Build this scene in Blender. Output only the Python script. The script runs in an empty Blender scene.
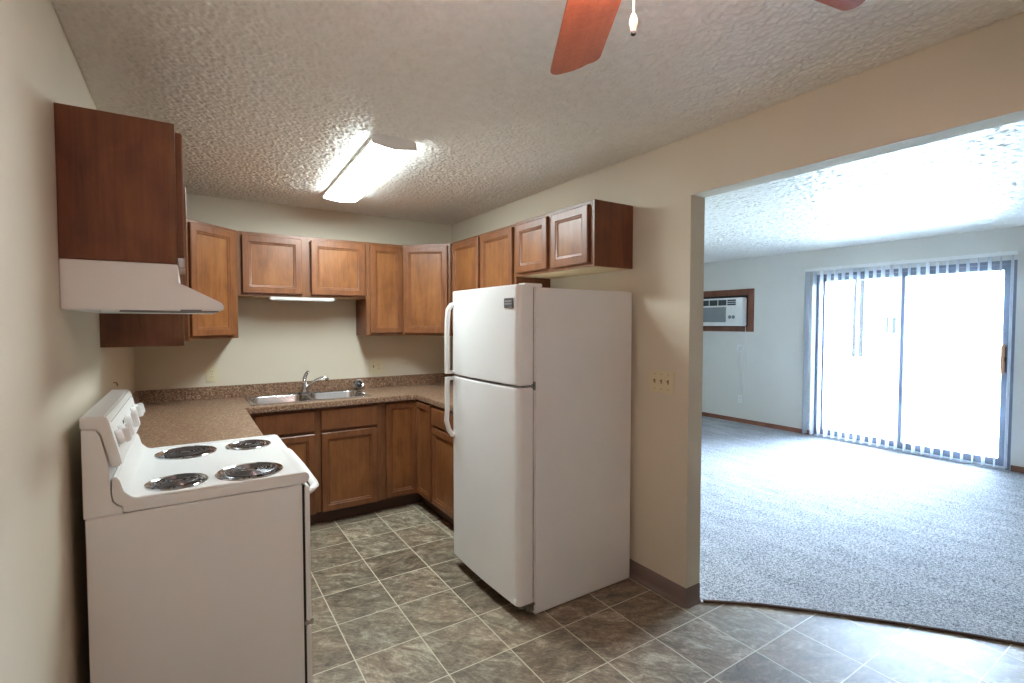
import bpy, bmesh, math, random
from mathutils import Vector, Matrix
random.seed(7)
PI = math.pi
sc = bpy.context.scene
C = sc.collection

# ------------------------------------------------------------------ camera
CAM = Vector((0.3183, -4.401, 1.4853))
yaw, pitch = math.radians(-32.92), math.radians(-2.10)
cd = bpy.data.cameras.new('camera'); cam = bpy.data.objects.new('camera', cd); C.objects.link(cam)
cd.sensor_width = 36.0; cd.lens = 501.19 / 1024 * 36.0; cd.clip_start = 0.02; cd.clip_end = 500
F = Vector((-math.sin(yaw) * math.cos(pitch), math.cos(yaw) * math.cos(pitch), math.sin(pitch)))
R = Vector((math.cos(yaw), math.sin(yaw), 0)); U = R.cross(F)
m = Matrix((R, U, -F)).transposed().to_4x4(); m.translation = CAM
cam.matrix_world = m
sc.camera = cam

# ------------------------------------------------------------------ view, world, sun
vs = sc.view_settings
sc.display_settings.display_device = 'sRGB'
vs.view_transform = 'Standard'; vs.look = 'None'; vs.gamma = 1; vs.exposure = 0.14; vs.use_curve_mapping = False
w = bpy.data.worlds.new('overcast_sky'); sc.world = w; w.use_nodes = True
bg = w.node_tree.nodes['Background']; bg.inputs[0].default_value = (0.61, 0.77, 1.0, 1); bg.inputs[1].default_value = 112
sd = bpy.data.lights.new('sun', 'SUN'); sd.energy = 12.0; sd.angle = math.radians(3); sd.color = (1, 0.97, 0.92)
so = bpy.data.objects.new('sun', sd); C.objects.link(so)
so.rotation_euler = (math.radians(12), math.radians(-38), 0); so.location = (0, 0, 20)
# sampling portal over the glass door opening (adds no light of its own)
pd = bpy.data.lights.new('door_portal', 'AREA'); pd.shape = 'RECTANGLE'; pd.size = 2.1; pd.size_y = 1.9
pd.cycles.is_portal = True
po = bpy.data.objects.new('door_portal', pd); C.objects.link(po)
po.location = (7.33, -1.99, 1.06); po.rotation_euler = (0, math.radians(90), 0)
cy = sc.cycles
cy.max_bounces = 10; cy.diffuse_bounces = 6; cy.glossy_bounces = 4; cy.transmission_bounces = 6; cy.transparent_max_bounces = 12
cy.caustics_reflective = False; cy.caustics_refractive = False; cy.sample_clamp_indirect = 30.0
cy.use_denoising = True

XR, X2, JY, H, HZ, TH = 2.478, 7.185, -2.738, 2.44, 2.137, 0.111

# ------------------------------------------------------------------ materials
MATS = {}
def lin(c):
    return tuple((v / 255 / 12.92 if v / 255 <= 0.04045 else ((v / 255 + 0.055) / 1.055) ** 2.4) for v in c) + (1,)
class NT:
    def __init__(s, name):
        s.m = bpy.data.materials.new(name); s.m.use_nodes = True
        s.t = s.m.node_tree; s.b = s.t.nodes['Principled BSDF']
    def n(s, typ, **k):
        nd = s.t.nodes.new(typ)
        for a, v in k.items(): setattr(nd, a, v)
        return nd
    def l(s, a, b): s.t.links.new(a, b)
    def math(s, op, a, b=None, c=None):
        nd = s.n('ShaderNodeMath', operation=op)
        for i, v in enumerate((a, b, c)):
            if v is None: continue
            if isinstance(v, (int, float)): nd.inputs[i].default_value = v
            else: s.l(v, nd.inputs[i])
        return nd.outputs[0]
    def ramp(s, fac, stops):
        r = s.n('ShaderNodeValToRGB'); e = r.color_ramp.elements
        while len(e) < len(stops): e.new(0.5)
        for el, (p, c) in zip(e, stops):
            el.position = p; el.color = c if len(c) == 4 else tuple(c) + (1,)
        s.l(fac, r.inputs[0]); return r.outputs[0]
    def noise(s, vec=None, scale=5, detail=3, rough=0.5, dist=0.0):
        nd = s.n('ShaderNodeTexNoise'); nd.inputs['Scale'].default_value = scale; nd.inputs['Detail'].default_value = detail
        nd.inputs['Roughness'].default_value = rough; nd.inputs['Distortion'].default_value = dist
        if vec is not None: s.l(vec, nd.inputs['Vector'])
        return nd.outputs['Fac']
    def coord(s, scale=(1, 1, 1)):
        tc = s.n('ShaderNodeTexCoord'); mp = s.n('ShaderNodeMapping'); mp.inputs['Scale'].default_value = scale
        s.l(tc.outputs['Object'], mp.inputs['Vector']); return mp.outputs[0]
    def bump(s, h, strength=0.3, dist=0.01):
        b = s.n('ShaderNodeBump'); b.inputs['Strength'].default_value = strength; b.inputs['Distance'].default_value = dist
        s.l(h, b.inputs['Height']); s.l(b.outputs[0], s.b.inputs['Normal'])
    def set(s, **k):
        for a, v in k.items(): s.b.inputs[a.replace('_', ' ')].default_value = v
        return s
def plain(name, rgb, rough=0.5, metal=0.0, var=0.04, scale=6, bump=0, bscale=200, bdist=0.001, **k):
    t = NT(name); c = lin(rgb)
    f = t.noise(t.coord(), scale, 3)
    a = tuple(max(0, v * (1 - var)) for v in c[:3]); b = tuple(min(1, v * (1 + var)) for v in c[:3])
    t.l(t.ramp(f, [(0.3, a), (0.7, b)]), t.b.inputs['Base Color'])
    t.set(Roughness=rough, Metallic=metal, **k)
    if bump: t.bump(t.noise(t.coord(), bscale, 2), bump, bdist)
    MATS[name] = t.m; return t.m

wall_m = plain('painted_wall', (211, 201, 181), 0.75, var=0.02, scale=2, bump=0.25, bscale=45, bdist=0.002)
living_wall_m = plain('living_room_paint', (224, 222, 216), 0.75, var=0.02, scale=2, bump=0.2, bscale=45, bdist=0.002)
white_enamel = plain('white_enamel', (232, 232, 230), 0.28, var=0.01, bump=0.05, bscale=60, bdist=0.001)
fridge_m = plain('textured_white_steel', (230, 229, 227), 0.36, var=0.012, bump=0.14, bscale=420, bdist=0.0006)
white_plastic = plain('white_plastic', (236, 236, 234), 0.35, var=0.01)
grey_gasket = plain('grey_gasket', (120, 120, 122), 0.6)
black_m = plain('black_rubber', (14, 14, 15), 0.5)
coil_m = plain('burner_coil', (104, 102, 104), 0.26, metal=0.9)
chrome = plain('chrome', (205, 205, 208), 0.08, metal=1.0, var=0.01)
steel = plain('brushed_steel', (190, 192, 194), 0.24, metal=1.0, var=0.04, scale=30)
almond = plain('almond_plastic', (214, 203, 170), 0.45, var=0.01)
almond_dark = plain('almond_toggle', (150, 132, 98), 0.45, var=0.01)
cove_m = plain('brown_vinyl_base', (118, 104, 98), 0.42, var=0.03)
frame_grey = plain('hazed_bronze_aluminium', (124, 130, 146), 0.4, metal=0.3)  # bronze lightened to grey-blue: glare haze around the glass door painted into the colour
sill_m = plain('mill_aluminium', (205, 208, 212), 0.4, metal=0.4)
vane_m = plain('white_vinyl_vane', (240, 242, 245), 0.5, var=0.01)
badge_m = plain('badge_grey', (112, 116, 120), 0.35, metal=0.4)
badge_txt = plain('badge_silver', (190, 194, 198), 0.3, metal=0.5)
brass = plain('aged_brass', (150, 120, 70), 0.3, metal=1.0)
ac_grille = plain('grey_plastic_grille', (140, 146, 150), 0.5)
ac_dark = plain('dark_louver', (52, 58, 66), 0.5)
red_brown = plain('strip_brown', (88, 66, 52), 0.5)
concrete = plain('patio_concrete', (190, 188, 182), 0.8, bump=0.2, bscale=20)
siding_m = plain('pale_siding', (214, 216, 218), 0.8)
roof_m = plain('grey_shingles', (150, 152, 156), 0.85)
bark = plain('grey_bark', (27, 26, 25), 1.0, Specular_IOR_Level=0.02, bump=0.5, bscale=15, bdist=0.02)
far_glass = plain('dark_house_window', (29, 31, 35), 0.9, Specular_IOR_Level=0.02)
lawn_m = plain('lawn_grass', (138, 142, 134), 0.95, var=0.25, scale=3)

def wood(name, base, dark, light, rough=0.35, g=(16, 16, 1.1), seed=0.0):
    t = NT(name)
    v = t.coord(g); v2 = t.coord((3, 3, 2.0)); v3 = t.coord((60, 60, 2.5))
    f1 = t.noise(v, 1.6, 4, 0.6, 1.2); f2 = t.noise(v2, 2.2, 4, 0.6, 0.6); f3 = t.noise(v3, 1.5, 2)
    s = t.math('ADD', t.math('MULTIPLY', f1, 0.45), t.math('MULTIPLY', f2, 0.55))
    s = t.math('ADD', s, t.math('MULTIPLY', t.math('SUBTRACT', f3, 0.5), 0.25))
    t.l(t.ramp(s, [(0.32, lin(dark)), (0.5, lin(base)), (0.72, lin(light))]), t.b.inputs['Base Color'])
    t.set(Roughness=rough); t.bump(f3, 0.05, 0.001)
    MATS[name] = t.m; return t.m
door_w = wood('maple_door_stain', (128, 80, 44), (102, 60, 32), (148, 98, 57), g=(9, 9, 1.6))
stile_w = wood('maple_stile_stain', (118, 72, 42), (96, 56, 32), (138, 88, 54), g=(12, 12, 2))
frame_w = wood('maple_frame_stain', (114, 72, 44), (94, 56, 34), (134, 90, 58))
side_w = wood('cherry_side_laminate', (112, 64, 38), (84, 44, 26), (134, 82, 50), rough=0.42, g=(7, 7, 1.4))
under_w = plain('cabinet_bottom_birch', (200, 176, 138), 0.6)
toe_w = plain('dark_toe_kick', (78, 54, 42), 0.6)
ac_wood = wood('stained_pine_trim', (128, 80, 60), (104, 60, 44), (146, 96, 74))
base_wood = wood('oak_baseboard', (140, 84, 62), (112, 64, 46), (160, 100, 76), g=(2, 2, 16))
handle_wood = wood('wooden_pull', (196, 140, 104), (176, 120, 86), (210, 156, 120))
blade_w = wood('cherry_fan_blade', (176, 92, 54), (148, 70, 40), (196, 112, 70), rough=0.4, g=(1.2, 16, 16))

def mk_counter():
    t = NT('speckled_laminate'); c = t.coord()
    vo = t.n('ShaderNodeTexVoronoi'); vo.inputs['Scale'].default_value = 130; t.l(c, vo.inputs['Vector'])
    bw = t.n('ShaderNodeRGBToBW'); t.l(vo.outputs['Color'], bw.inputs[0])
    f = t.math('ADD', t.math('MULTIPLY', bw.outputs[0], 0.6), t.math('MULTIPLY', t.noise(c, 90, 3, 0.7), 0.4))
    t.l(t.ramp(f, [(0.22, lin((72, 48, 38))), (0.42, lin((122, 92, 72))), (0.58, lin((146, 115, 91))), (0.8, lin((190, 164, 138)))]), t.b.inputs['Base Color'])
    t.set(Roughness=0.38); return t.m
counter_m = mk_counter()

def mk_vinyl():
    t = NT('slate_vinyl_tile'); tx, ty, d = 1.2176, -0.9814, 0.30815
    tc = t.n('ShaderNodeTexCoord'); sp = t.n('ShaderNodeSeparateXYZ'); t.l(tc.outputs['Object'], sp.inputs[0])
    u = t.math('DIVIDE', t.math('SUBTRACT', sp.outputs[0], tx), d); v = t.math('DIVIDE', t.math('SUBTRACT', sp.outputs[1], ty), d)
    fu, fv = t.math('FLOOR', u), t.math('FLOOR', v)
    cm = t.n('ShaderNodeCombineXYZ'); t.l(fu, cm.inputs[0]); t.l(fv, cm.inputs[1])
    wn = t.n('ShaderNodeTexWhiteNoise'); wn.noise_dimensions = '2D'; t.l(cm.outputs[0], wn.inputs['Vector'])
    off = t.n('ShaderNodeVectorMath', operation='SCALE'); t.l(wn.outputs['Color'], off.inputs[0]); off.inputs['Scale'].default_value = 40
    add = t.n('ShaderNodeVectorMath', operation='ADD'); t.l(tc.outputs['Object'], add.inputs[0]); t.l(off.outputs[0], add.inputs[1])
    ro = t.n('ShaderNodeVectorRotate', rotation_type='Z_AXIS'); t.l(add.outputs[0], ro.inputs['Vector'])
    t.l(t.math('MULTIPLY', wn.outputs['Value'], 1.2), ro.inputs['Angle'])
    st = t.n('ShaderNodeMapping'); st.inputs['Scale'].default_value = (1, 1.9, 1); t.l(ro.outputs[0], st.inputs['Vector'])
    f1 = t.noise(st.outputs[0], 7.0, 8, 0.74, 0.9); f2 = t.noise(st.outputs[0], 40, 6, 0.8, 0.4); f3 = t.noise(ro.outputs[0], 3.0, 3, 0.5)
    s = t.math('ADD', t.math('MULTIPLY', f1, 0.6), t.math('MULTIPLY', f2, 0.4))
    s = t.math('ADD', s, t.math('MULTIPLY', t.math('SUBTRACT', wn.outputs['Value'], 0.5), 0.09))
    col = t.ramp(s, [(0.34, lin((66, 58, 49))), (0.45, lin((112, 100, 86))), (0.54, lin((146, 135, 118))), (0.65, lin((206, 198, 180)))])
    tint = t.ramp(f3, [(0.35, lin((240, 242, 236))), (0.62, lin((252, 242, 230)))])
    mx = t.n('ShaderNodeMix', data_type='RGBA', blend_type='MULTIPLY'); mx.inputs[0].default_value = 1.0
    t.l(col, mx.inputs[6]); t.l(tint, mx.inputs[7])
    def edge(a):
        fr = t.math('FRACT', a); return t.math('MINIMUM', fr, t.math('SUBTRACT', 1.0, fr))
    e = t.math('MINIMUM', edge(u), edge(v)); g = t.math('LESS_THAN', e, 0.0085)
    m2 = t.n('ShaderNodeMix', data_type='RGBA'); t.l(g, m2.inputs[0]); t.l(mx.outputs[2], m2.inputs[6]); m2.inputs[7].default_value = lin((206, 198, 176))
    t.l(m2.outputs[2], t.b.inputs['Base Color'])
    t.set(Roughness=0.45, Specular_IOR_Level=0.6); t.bump(t.math('SUBTRACT', s, t.math('MULTIPLY', g, 0.4)), 0.16, 0.002)
    return t.m
vinyl_m = mk_vinyl()

def mk_carpet():
    t = NT('cut_pile_carpet'); c = t.coord()
    f1 = t.noise(c, 70, 4, 0.75); f2 = t.noise(c, 170, 2, 0.6); f3 = t.noise(t.coord((3.2, 1.0, 1)), 2.6, 4, 0.6)
    s = t.math('ADD', t.math('MULTIPLY', f1, 0.6), t.math('MULTIPLY', f2, 0.4))
    s2 = t.math('ADD', s, t.math('MULTIPLY', t.math('SUBTRACT', f3, 0.5), 0.12))
    t.l(t.ramp(s2, [(0.38, lin((84, 84, 88))), (0.48, lin((160, 160, 163))), (0.58, lin((216, 216, 217)))]), t.b.inputs['Base Color'])
    t.set(Roughness=0.95, Specular_IOR_Level=0.1); t.bump(s, 1.0, 0.012)
    return t.m
carpet_m = mk_carpet()

def mk_popcorn():
    t = NT('popcorn_texture'); c = t.coord()
    a = t.noise(c, 62, 3, 0.6, 0.4); b = t.noise(c, 24, 2, 0.5)
    h = t.ramp(a, [(0.42, (0, 0, 0)), (0.62, (1, 1, 1))])
    pit = t.ramp(t.noise(c, 40, 2, 0.5, 1.0), [(0.30, (0, 0, 0)), (0.36, (1, 1, 1))])
    hh = t.math('ADD', t.math('MULTIPLY', h, 0.7), t.math('MULTIPLY', pit, 0.5))
    t.l(t.ramp(b, [(0.3, lin((236, 232, 224))), (0.7, lin((243, 240, 232)))]), t.b.inputs['Base Color'])
    t.set(Roughness=0.33); t.bump(hh, 0.35, 0.004)
    return t.m
popcorn_m = mk_popcorn()

def emis(name, col, s):
    t = NT(name); t.set(Roughness=0.4); t.b.inputs['Base Color'].default_value = (0.9, 0.9, 0.9, 1)
    t.b.inputs['Emission Color'].default_value = tuple(col) + (1,); t.b.inputs['Emission Strength'].default_value = s
    return t
def mk_diffuser():
    t = emis('lit_acrylic_diffuser', (0.86, 1.0, 1.03), 9.0)
    f = t.noise(t.coord(), 3, 2)   # two tubes glow through the ribbed acrylic
    t.b.inputs['Emission Strength'].default_value = 50.0
    return t.m
diffuser_m = mk_diffuser()
bulb_m = emis('lit_frosted_glass', (1.0, 0.68, 0.64), 48.0).m

def mk_glass():
    t = NT('clear_pane'); out = t.t.nodes['Material Output']
    tr = t.n('ShaderNodeBsdfTransparent'); gl = t.n('ShaderNodeBsdfGlossy'); gl.inputs['Roughness'].default_value = 0.02
    tr.inputs[0].default_value = (0.95, 0.98, 0.99, 1)
    fr = t.n('ShaderNodeFresnel'); fr.inputs[0].default_value = 1.45; mx = t.n('ShaderNodeMixShader')
    t.l(fr.outputs[0], mx.inputs[0]); t.l(tr.outputs[0], mx.inputs[1]); t.l(gl.outputs[0], mx.inputs[2]); t.l(mx.outputs[0], out.inputs[0])
    return t.m
glass_m = mk_glass()
def mk_vane():
    t = NT('translucent_vane'); out = t.t.nodes['Material Output']; t.b.inputs['Base Color'].default_value = lin((240, 242, 244)); t.set(Roughness=0.5)
    tl = t.n('ShaderNodeBsdfTranslucent'); tl.inputs[0].default_value = lin((236, 238, 242)); mx = t.n('ShaderNodeMixShader'); mx.inputs[0].default_value = 0.6
    t.l(t.b.outputs[0], mx.inputs[1]); t.l(tl.outputs[0], mx.inputs[2]); t.l(mx.outputs[0], out.inputs[0]); return t.m
vane_m = mk_vane()

# ------------------------------------------------------------------ mesh helpers
def new(): return bmesh.new()
def merge(bm, b2, mat=None):
    if mat is not None: b2.transform(mat)
    me = bpy.data.meshes.new('tmp'); b2.to_mesh(me); b2.free(); bm.from_mesh(me); bpy.data.meshes.remove(me)
def box(bm, x0, x1, y0, y1, z0, z1, bev=0.0, seg=2, mat=None):
    b = new(); bmesh.ops.create_cube(b, size=1)
    for v in b.verts:
        v.co = Vector(((x0 + x1) / 2 + v.co.x * abs(x1 - x0), (y0 + y1) / 2 + v.co.y * abs(y1 - y0), (z0 + z1) / 2 + v.co.z * abs(z1 - z0)))
    if bev: bmesh.ops.bevel(b, geom=b.edges[:], offset=bev, segments=seg, affect='EDGES', clamp_overlap=True)
    merge(bm, b, mat); return bm
def B(*a, **k): return box(new(), *a, **k)
def prism(bm, pts, axis, a0, a1, bev=0.0, seg=2, mat=None):
    """extrude a 2D outline along an axis; pts are the other two coordinates in xyz order"""
    b = new(); rows = []
    for a in (a0, a1):
        rows.append([b.verts.new((a, p[0], p[1]) if axis == 0 else (p[0], a, p[1]) if axis == 1 else (p[0], p[1], a)) for p in pts])
    n = len(pts)
    b.faces.new(rows[0]); b.faces.new(rows[1][::-1])
    for i in range(n): b.faces.new((rows[0][i], rows[1][i], rows[1][(i + 1) % n], rows[0][(i + 1) % n]))
    bmesh.ops.recalc_face_normals(b, faces=b.faces)
    if bev: bmesh.ops.bevel(b, geom=b.edges[:], offset=bev, segments=seg, affect='EDGES', clamp_overlap=True)
    merge(bm, b, mat); return bm
def frame_axes(d):
    d = d.normalized(); a = Vector((0, 0, 1)) if abs(d.z) < 0.9 else Vector((1, 0, 0))
    u = d.cross(a).normalized(); return u, d.cross(u)
def tube(bm, pts, r, n=10, closed=False, flat=1.0):
    pts = [Vector(p) for p in pts]; N = len(pts); rad = r if isinstance(r, (list, tuple)) else [r] * N
    rings = []; u = None
    for i, p in enumerate(pts):
        a = pts[(i - 1) % N] if closed or i else pts[i]; c = pts[(i + 1) % N] if closed or i < N - 1 else pts[i]
        d = (c - a).normalized()
        if u is None: u, v = frame_axes(d)
        else:
            u = (u - d * u.dot(d)).normalized(); v = d.cross(u)
        rings.append([bm.verts.new(p + (u * math.cos(2 * PI * k / n) + v * flat * math.sin(2 * PI * k / n)) * rad[i]) for k in range(n)])
    for i in range(N if closed else N - 1):
        A, Bq = rings[i], rings[(i + 1) % N]
        for k in range(n): bm.faces.new((A[k], A[(k + 1) % n], Bq[(k + 1) % n], Bq[k]))
    if not closed: bm.faces.new(rings[0][::-1]); bm.faces.new(rings[-1])
    return bm
def lathe(bm, prof, n=32, mat=None, cap=True):
    b = new(); rings = []
    for r, z in prof: rings.append([b.verts.new((r * math.cos(2 * PI * k / n), r * math.sin(2 * PI * k / n), z)) for k in range(n)])
    for i in range(len(rings) - 1):
        for k in range(n): b.faces.new((rings[i][k], rings[i][(k + 1) % n], rings[i + 1][(k + 1) % n], rings[i + 1][k]))
    if cap: b.faces.new(rings[0][::-1]); b.faces.new(rings[-1])
    bmesh.ops.recalc_face_normals(b, faces=b.faces)
    merge(bm, b, mat); return bm
def smooth_angle(me, deg=35):
    for p in me.polygons: p.use_smooth = True
    bm = new(); bm.from_mesh(me)
    for e in bm.edges:
        e.smooth = len(e.link_faces) == 2 and e.calc_face_angle(0) < math.radians(deg)
    bm.to_mesh(me); bm.free()
def obj(name, bm, m, parent=None, loc=None, smooth=True):
    me = bpy.data.meshes.new(name); bm.to_mesh(me); bm.free()
    for mm in (m if isinstance(m, (list, tuple)) else [m]): me.materials.append(mm)
    if smooth: smooth_angle(me)
    o = bpy.data.objects.new(name, me); C.objects.link(o)
    if parent is not None: o.parent = parent
    if loc is not None: o.location = loc
    return o
def cut(o, cutters):
    """carve openings once and keep only the result"""
    for cb in cutters:
        me = bpy.data.meshes.new('c'); cb.to_mesh(me); cb.free(); co = bpy.data.objects.new('c', me); C.objects.link(co)
        co.parent = o.parent
        mod = o.modifiers.new('b', 'BOOLEAN'); mod.operation = 'DIFFERENCE'; mod.solver = 'EXACT'; mod.object = co
        bpy.context.view_layer.update()
        dg = bpy.context.evaluated_depsgraph_get()
        nm = bpy.data.meshes.new_from_object(o.evaluated_get(dg)); o.modifiers.clear(); o.data = nm
        bpy.data.objects.remove(co); bpy.data.meshes.remove(me)
    smooth_angle(o.data)
def tag(o, label=None, cat=None, group=None, kind=None):
    if label: o['label'] = label
    if cat: o['category'] = cat
    if group: o['group'] = group
    if kind: o['kind'] = kind
    return o
def thing(name, label, cat, loc=(0, 0, 0), rotz=0, group=None):
    o = bpy.data.objects.new(name, None); C.objects.link(o); o.empty_display_size = 0.05
    o.location = loc; o.rotation_euler = (0, 0, rotz); return tag(o, label, cat, group)
def struct(name, bm, m, parent=None, label=None, smooth=True):
    o = obj(name, bm, m, parent, smooth=smooth)
    if parent is None: o['kind'] = 'structure'
    return tag(o, label) if label else o
def dup(root):
    r = root.copy(); C.objects.link(r)
    for ch in list(root.children):
        c = ch.copy(); C.objects.link(c); c.parent = r
        for g in ch.children:
            d = g.copy(); C.objects.link(d); d.parent = c
    return r

# ------------------------------------------------------------------ room shell
YS, YN, XE = -6.3, 1.5, X2
# carpet seam: a gentle curve that leaves the wall end and runs across the opening
seam = [(2.600, -2.752), (2.70, -2.835), (2.821, -2.938), (2.98, -3.105), (3.132, -3.279), (3.24, -3.405), (3.345, -3.535), (3.44, -3.66), (3.527, -3.788), (3.66, -4.02), (3.80, -4.35), (3.90, -4.8), (3.95, -5.5), (3.95, YS)]
b = new()
poly = [(-0.1, 0.1), (2.50, 0.1), (2.50, -2.73), (2.600, -2.752)] + seam[1:] + [(-0.1, YS)]
prism(b, poly, 2, -0.05, 0.0)
struct('floor', b, vinyl_m, smooth=False)
b = new()
poly = seam[::-1] + [(2.600, -2.74), (2.60, YN), (XE + 0.02, YN), (XE + 0.02, YS)]
prism(b, poly, 2, -0.05, 0.012)
struct('floor.001', b, carpet_m, label='pale grey cut pile carpet of the living room', smooth=False)
b = new()
tube(b, [(x - 0.004, y - 0.003, 0.006) for x, y in seam], 0.008, 8)
struct('trim_1', b, red_brown)
import numpy as np
rng = np.random.default_rng(5)
def blur(a, k):
    for ax in (0, 1):
        for _ in range(k): a = (np.roll(a, 1, ax) + 2 * a + np.roll(a, -1, ax)) / 4
    return a
def popcorn(bm, x0, x1, y0, y1, step):
    nx, ny = int((x1 - x0) / step) + 1, int((y1 - y0) / step) + 1
    def layer(k):
        a = blur(rng.random((nx, ny)), k); return (a - a.mean()) / a.std()
    h = np.clip(layer(1) * .8 + layer(3) * .5, -.5, 2.4)
    h = (h + .5) * 0.0021 + 0.0065
    p_ = rng.random((nx, ny)) > 0.985; h = h - 0.0055 * np.minimum(1, blur(p_.astype(float), 1) * 5)
    h[0, :] = h[-1, :] = 0.004; h[:, 0] = h[:, -1] = 0.004
    X = np.linspace(x0, x1, nx); Y = np.linspace(y0, y1, ny)
    co = np.stack([np.repeat(X, ny), np.tile(Y, nx), H - h.ravel()], 1)
    i = np.arange(nx * ny).reshape(nx, ny)
    q = np.stack([i[:-1, :-1], i[:-1, 1:], i[1:, 1:], i[1:, :-1]], -1).reshape(-1, 4)
    me = bpy.data.meshes.new('t'); me.vertices.add(len(co)); me.vertices.foreach_set('co', co.ravel())
    me.loops.add(q.size); me.loops.foreach_set('vertex_index', q.ravel()); me.polygons.add(len(q)); me.polygons.foreach_set('loop_start', np.arange(0, q.size, 4))
    me.polygons.foreach_set('use_smooth', np.ones(len(q), bool)); me.update(calc_edges=True)
    bm.from_mesh(me); bpy.data.meshes.remove(me)
b = B(-0.1, XR + TH, YS, 0.1, H, H + 0.1)
popcorn(b, 0.0, XR, YS, 0.0, 0.0052)
struct('ceiling', b, popcorn_m, smooth=False)
b = B(XR + TH, XE + 0.12, YS, YN + 0.1, H, H + 0.1)
popcorn(b, XR + TH, XE, YS, YN, 0.0088)
struct('ceiling.001', b, popcorn_m, label='white popcorn ceiling of the living room', smooth=False)
struct('wall_left', B(-0.1, 0, YS, 0.1, -0.05, H), wall_m, smooth=False)
struct('wall_back', B(0, XR, 0, 0.1, -0.05, H), wall_m, smooth=False)
struct('wall_front', B(-0.1, XE + 0.12, YS - 0.1, YS, -0.05, H), wall_m, smooth=False)
b = new()
JY2 = -5.55
pts = [(YN, -0.05), (YN, H), (YS, H), (YS, -0.05), (JY2, -0.05), (JY2, HZ), (JY, HZ), (JY, -0.05)]
prism(b, pts, 0, XR, XR + TH)
wr = struct('wall_right', b, wall_m, smooth=False)
struct('wall_living_back', B(XR + TH, XE + 0.12, YN, YN + 0.1, -0.05, H), living_wall_m, smooth=False)
b = new()
DY0, DY1, DZ = -2.945, -1.05, 2.11
pts = [(YN, -0.05), (YN, H), (YS, H), (YS, -0.05), (DY0, -0.05), (DY0, DZ), (DY1, DZ), (DY1, -0.05)]
prism(b, pts, 0, XE, XE + 0.12)
struct('wall_far', b, living_wall_m, smooth=False)
# vinyl cove base around the wall end
def cove(path, name):
    b = new(); prof = [(0.0, 0.0), (0.016, 0.0), (0.012, 0.006), (0.006, 0.016), (0.004, 0.03), (0.004, 0.096), (0.002, 0.100), (0.0, 0.100)]
    P = [Vector((p[0], p[1])) for p in path]; rows = []
    for i, p in enumerate(P):
        d0 = (P[i] - P[i - 1]).normalized() if i else (P[1] - P[0]).normalized()
        d1 = (P[i + 1] - P[i]).normalized() if i < len(P) - 1 else d0
        n0 = Vector((d0.y, -d0.x)); n1 = Vector((d1.y, -d1.x)); n = (n0 + n1).normalized(); n = n / max(0.5, n.dot(n0))
        rows.append([b.verts.new((p.x + n.x * o_, p.y + n.y * o_, z)) for o_, z in prof])
    for i in range(len(rows) - 1):
        for k in range(len(prof)): b.faces.new((rows[i][k], rows[i + 1][k], rows[i + 1][(k + 1) % len(prof)], rows[i][(k + 1) % len(prof)]))
    b.faces.new(rows[0]); b.faces.new(rows[-1][::-1]); bmesh.ops.recalc_face_normals(b, faces=b.faces)
    return struct(name, b, cove_m)
e = 0.008
cove([(XR + TH - 0.002, JY), (XR + e, JY), (XR + e * .3, JY + e * .3), (XR, JY + e), (XR, -1.66)][::-1], 'baseboard_right')
cove([(0, YS), (0, -2.46)], 'baseboard_left')
# oak baseboards of the living room
def oakbase(y0, y1, name):
    b = new(); prism(b, [(XE - 0.012, 0.0), (XE, 0.0), (XE, 0.072), (XE - 0.006, 0.072), (XE - 0.012, 0.062)], 1, y0, y1)
    return struct(name, b, base_wood)
oakbase(DY1 + 0.005, YN, 'baseboard_far'); oakbase(YS, DY0 - 0.005, 'baseboard_far.001')

# ------------------------------------------------------------------ sliding glass door (structure)
dr = bpy.data.objects.new('door_1', None); C.objects.link(dr); dr['kind'] = 'structure'; dr.location = (XE, (DY0 + DY1) / 2, 0)
ox, oy = XE, (DY0 + DY1) / 2
def L(y): return y - oy
b = new()
box(b, 0.0, 0.115, L(DY0), L(DY0) + 0.035, 0, DZ, 0.003); box(b, 0.0, 0.115, L(DY1) - 0.035, L(DY1), 0, DZ, 0.003)
box(b, 0.0, 0.115, L(DY0) + .034, L(DY1) - .034, DZ - 0.035, DZ, 0.003)
obj('door_frame', b, frame_grey, dr)
obj('sill', B(-0.02, 0.115, L(DY0) + .034, L(DY1) - .034, 0.0, 0.035, 0.004), sill_m, dr)
def panel(y0, y1, x, name):
    b = new(); y0, y1 = L(y0), L(y1); s = 0.06; z0, z1 = 0.037, DZ - 0.037
    box(b, x, x + 0.035, y0, y0 + s, z0, z1, 0.003); box(b, x, x + 0.035, y1 - s, y1, z0, z1, 0.003)
    box(b, x, x + 0.035, y0 + s - .002, y1 - s + .002, z0, z0 + 0.075, 0.003); box(b, x, x + 0.035, y0 + s - .002, y1 - s + .002, z1 - 0.055, z1, 0.003)
    o = obj(name, b, frame_grey, dr)
    obj('glass_pane', B(x + 0.014, x + 0.020, y0 + s - 0.004, y1 - s + 0.004, z0 + 0.07, z1 - 0.05), glass_m, o)
    return o
panel(-2.03, DY1 - 0.037, 0.060, 'fixed_panel')
sl = panel(DY0 + 0.037, -1.965, 0.018, 'sliding_panel')
b = new(); yh = L(-2.866)
box(b, -0.02, -0.002, yh - 0.014, yh + 0.014, 0.97, 1.27, 0.006); obj('door_pull', b, handle_wood, sl)
b = new(); box(b, -0.006, 0.018, yh - 0.02, yh + 0.02, 0.99, 1.25, 0.003); box(b, -0.03, -0.004, yh - 0.028, yh - 0.014, 1.10, 1.15, 0.003)
obj('latch_plate', b, black_m, sl)

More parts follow.
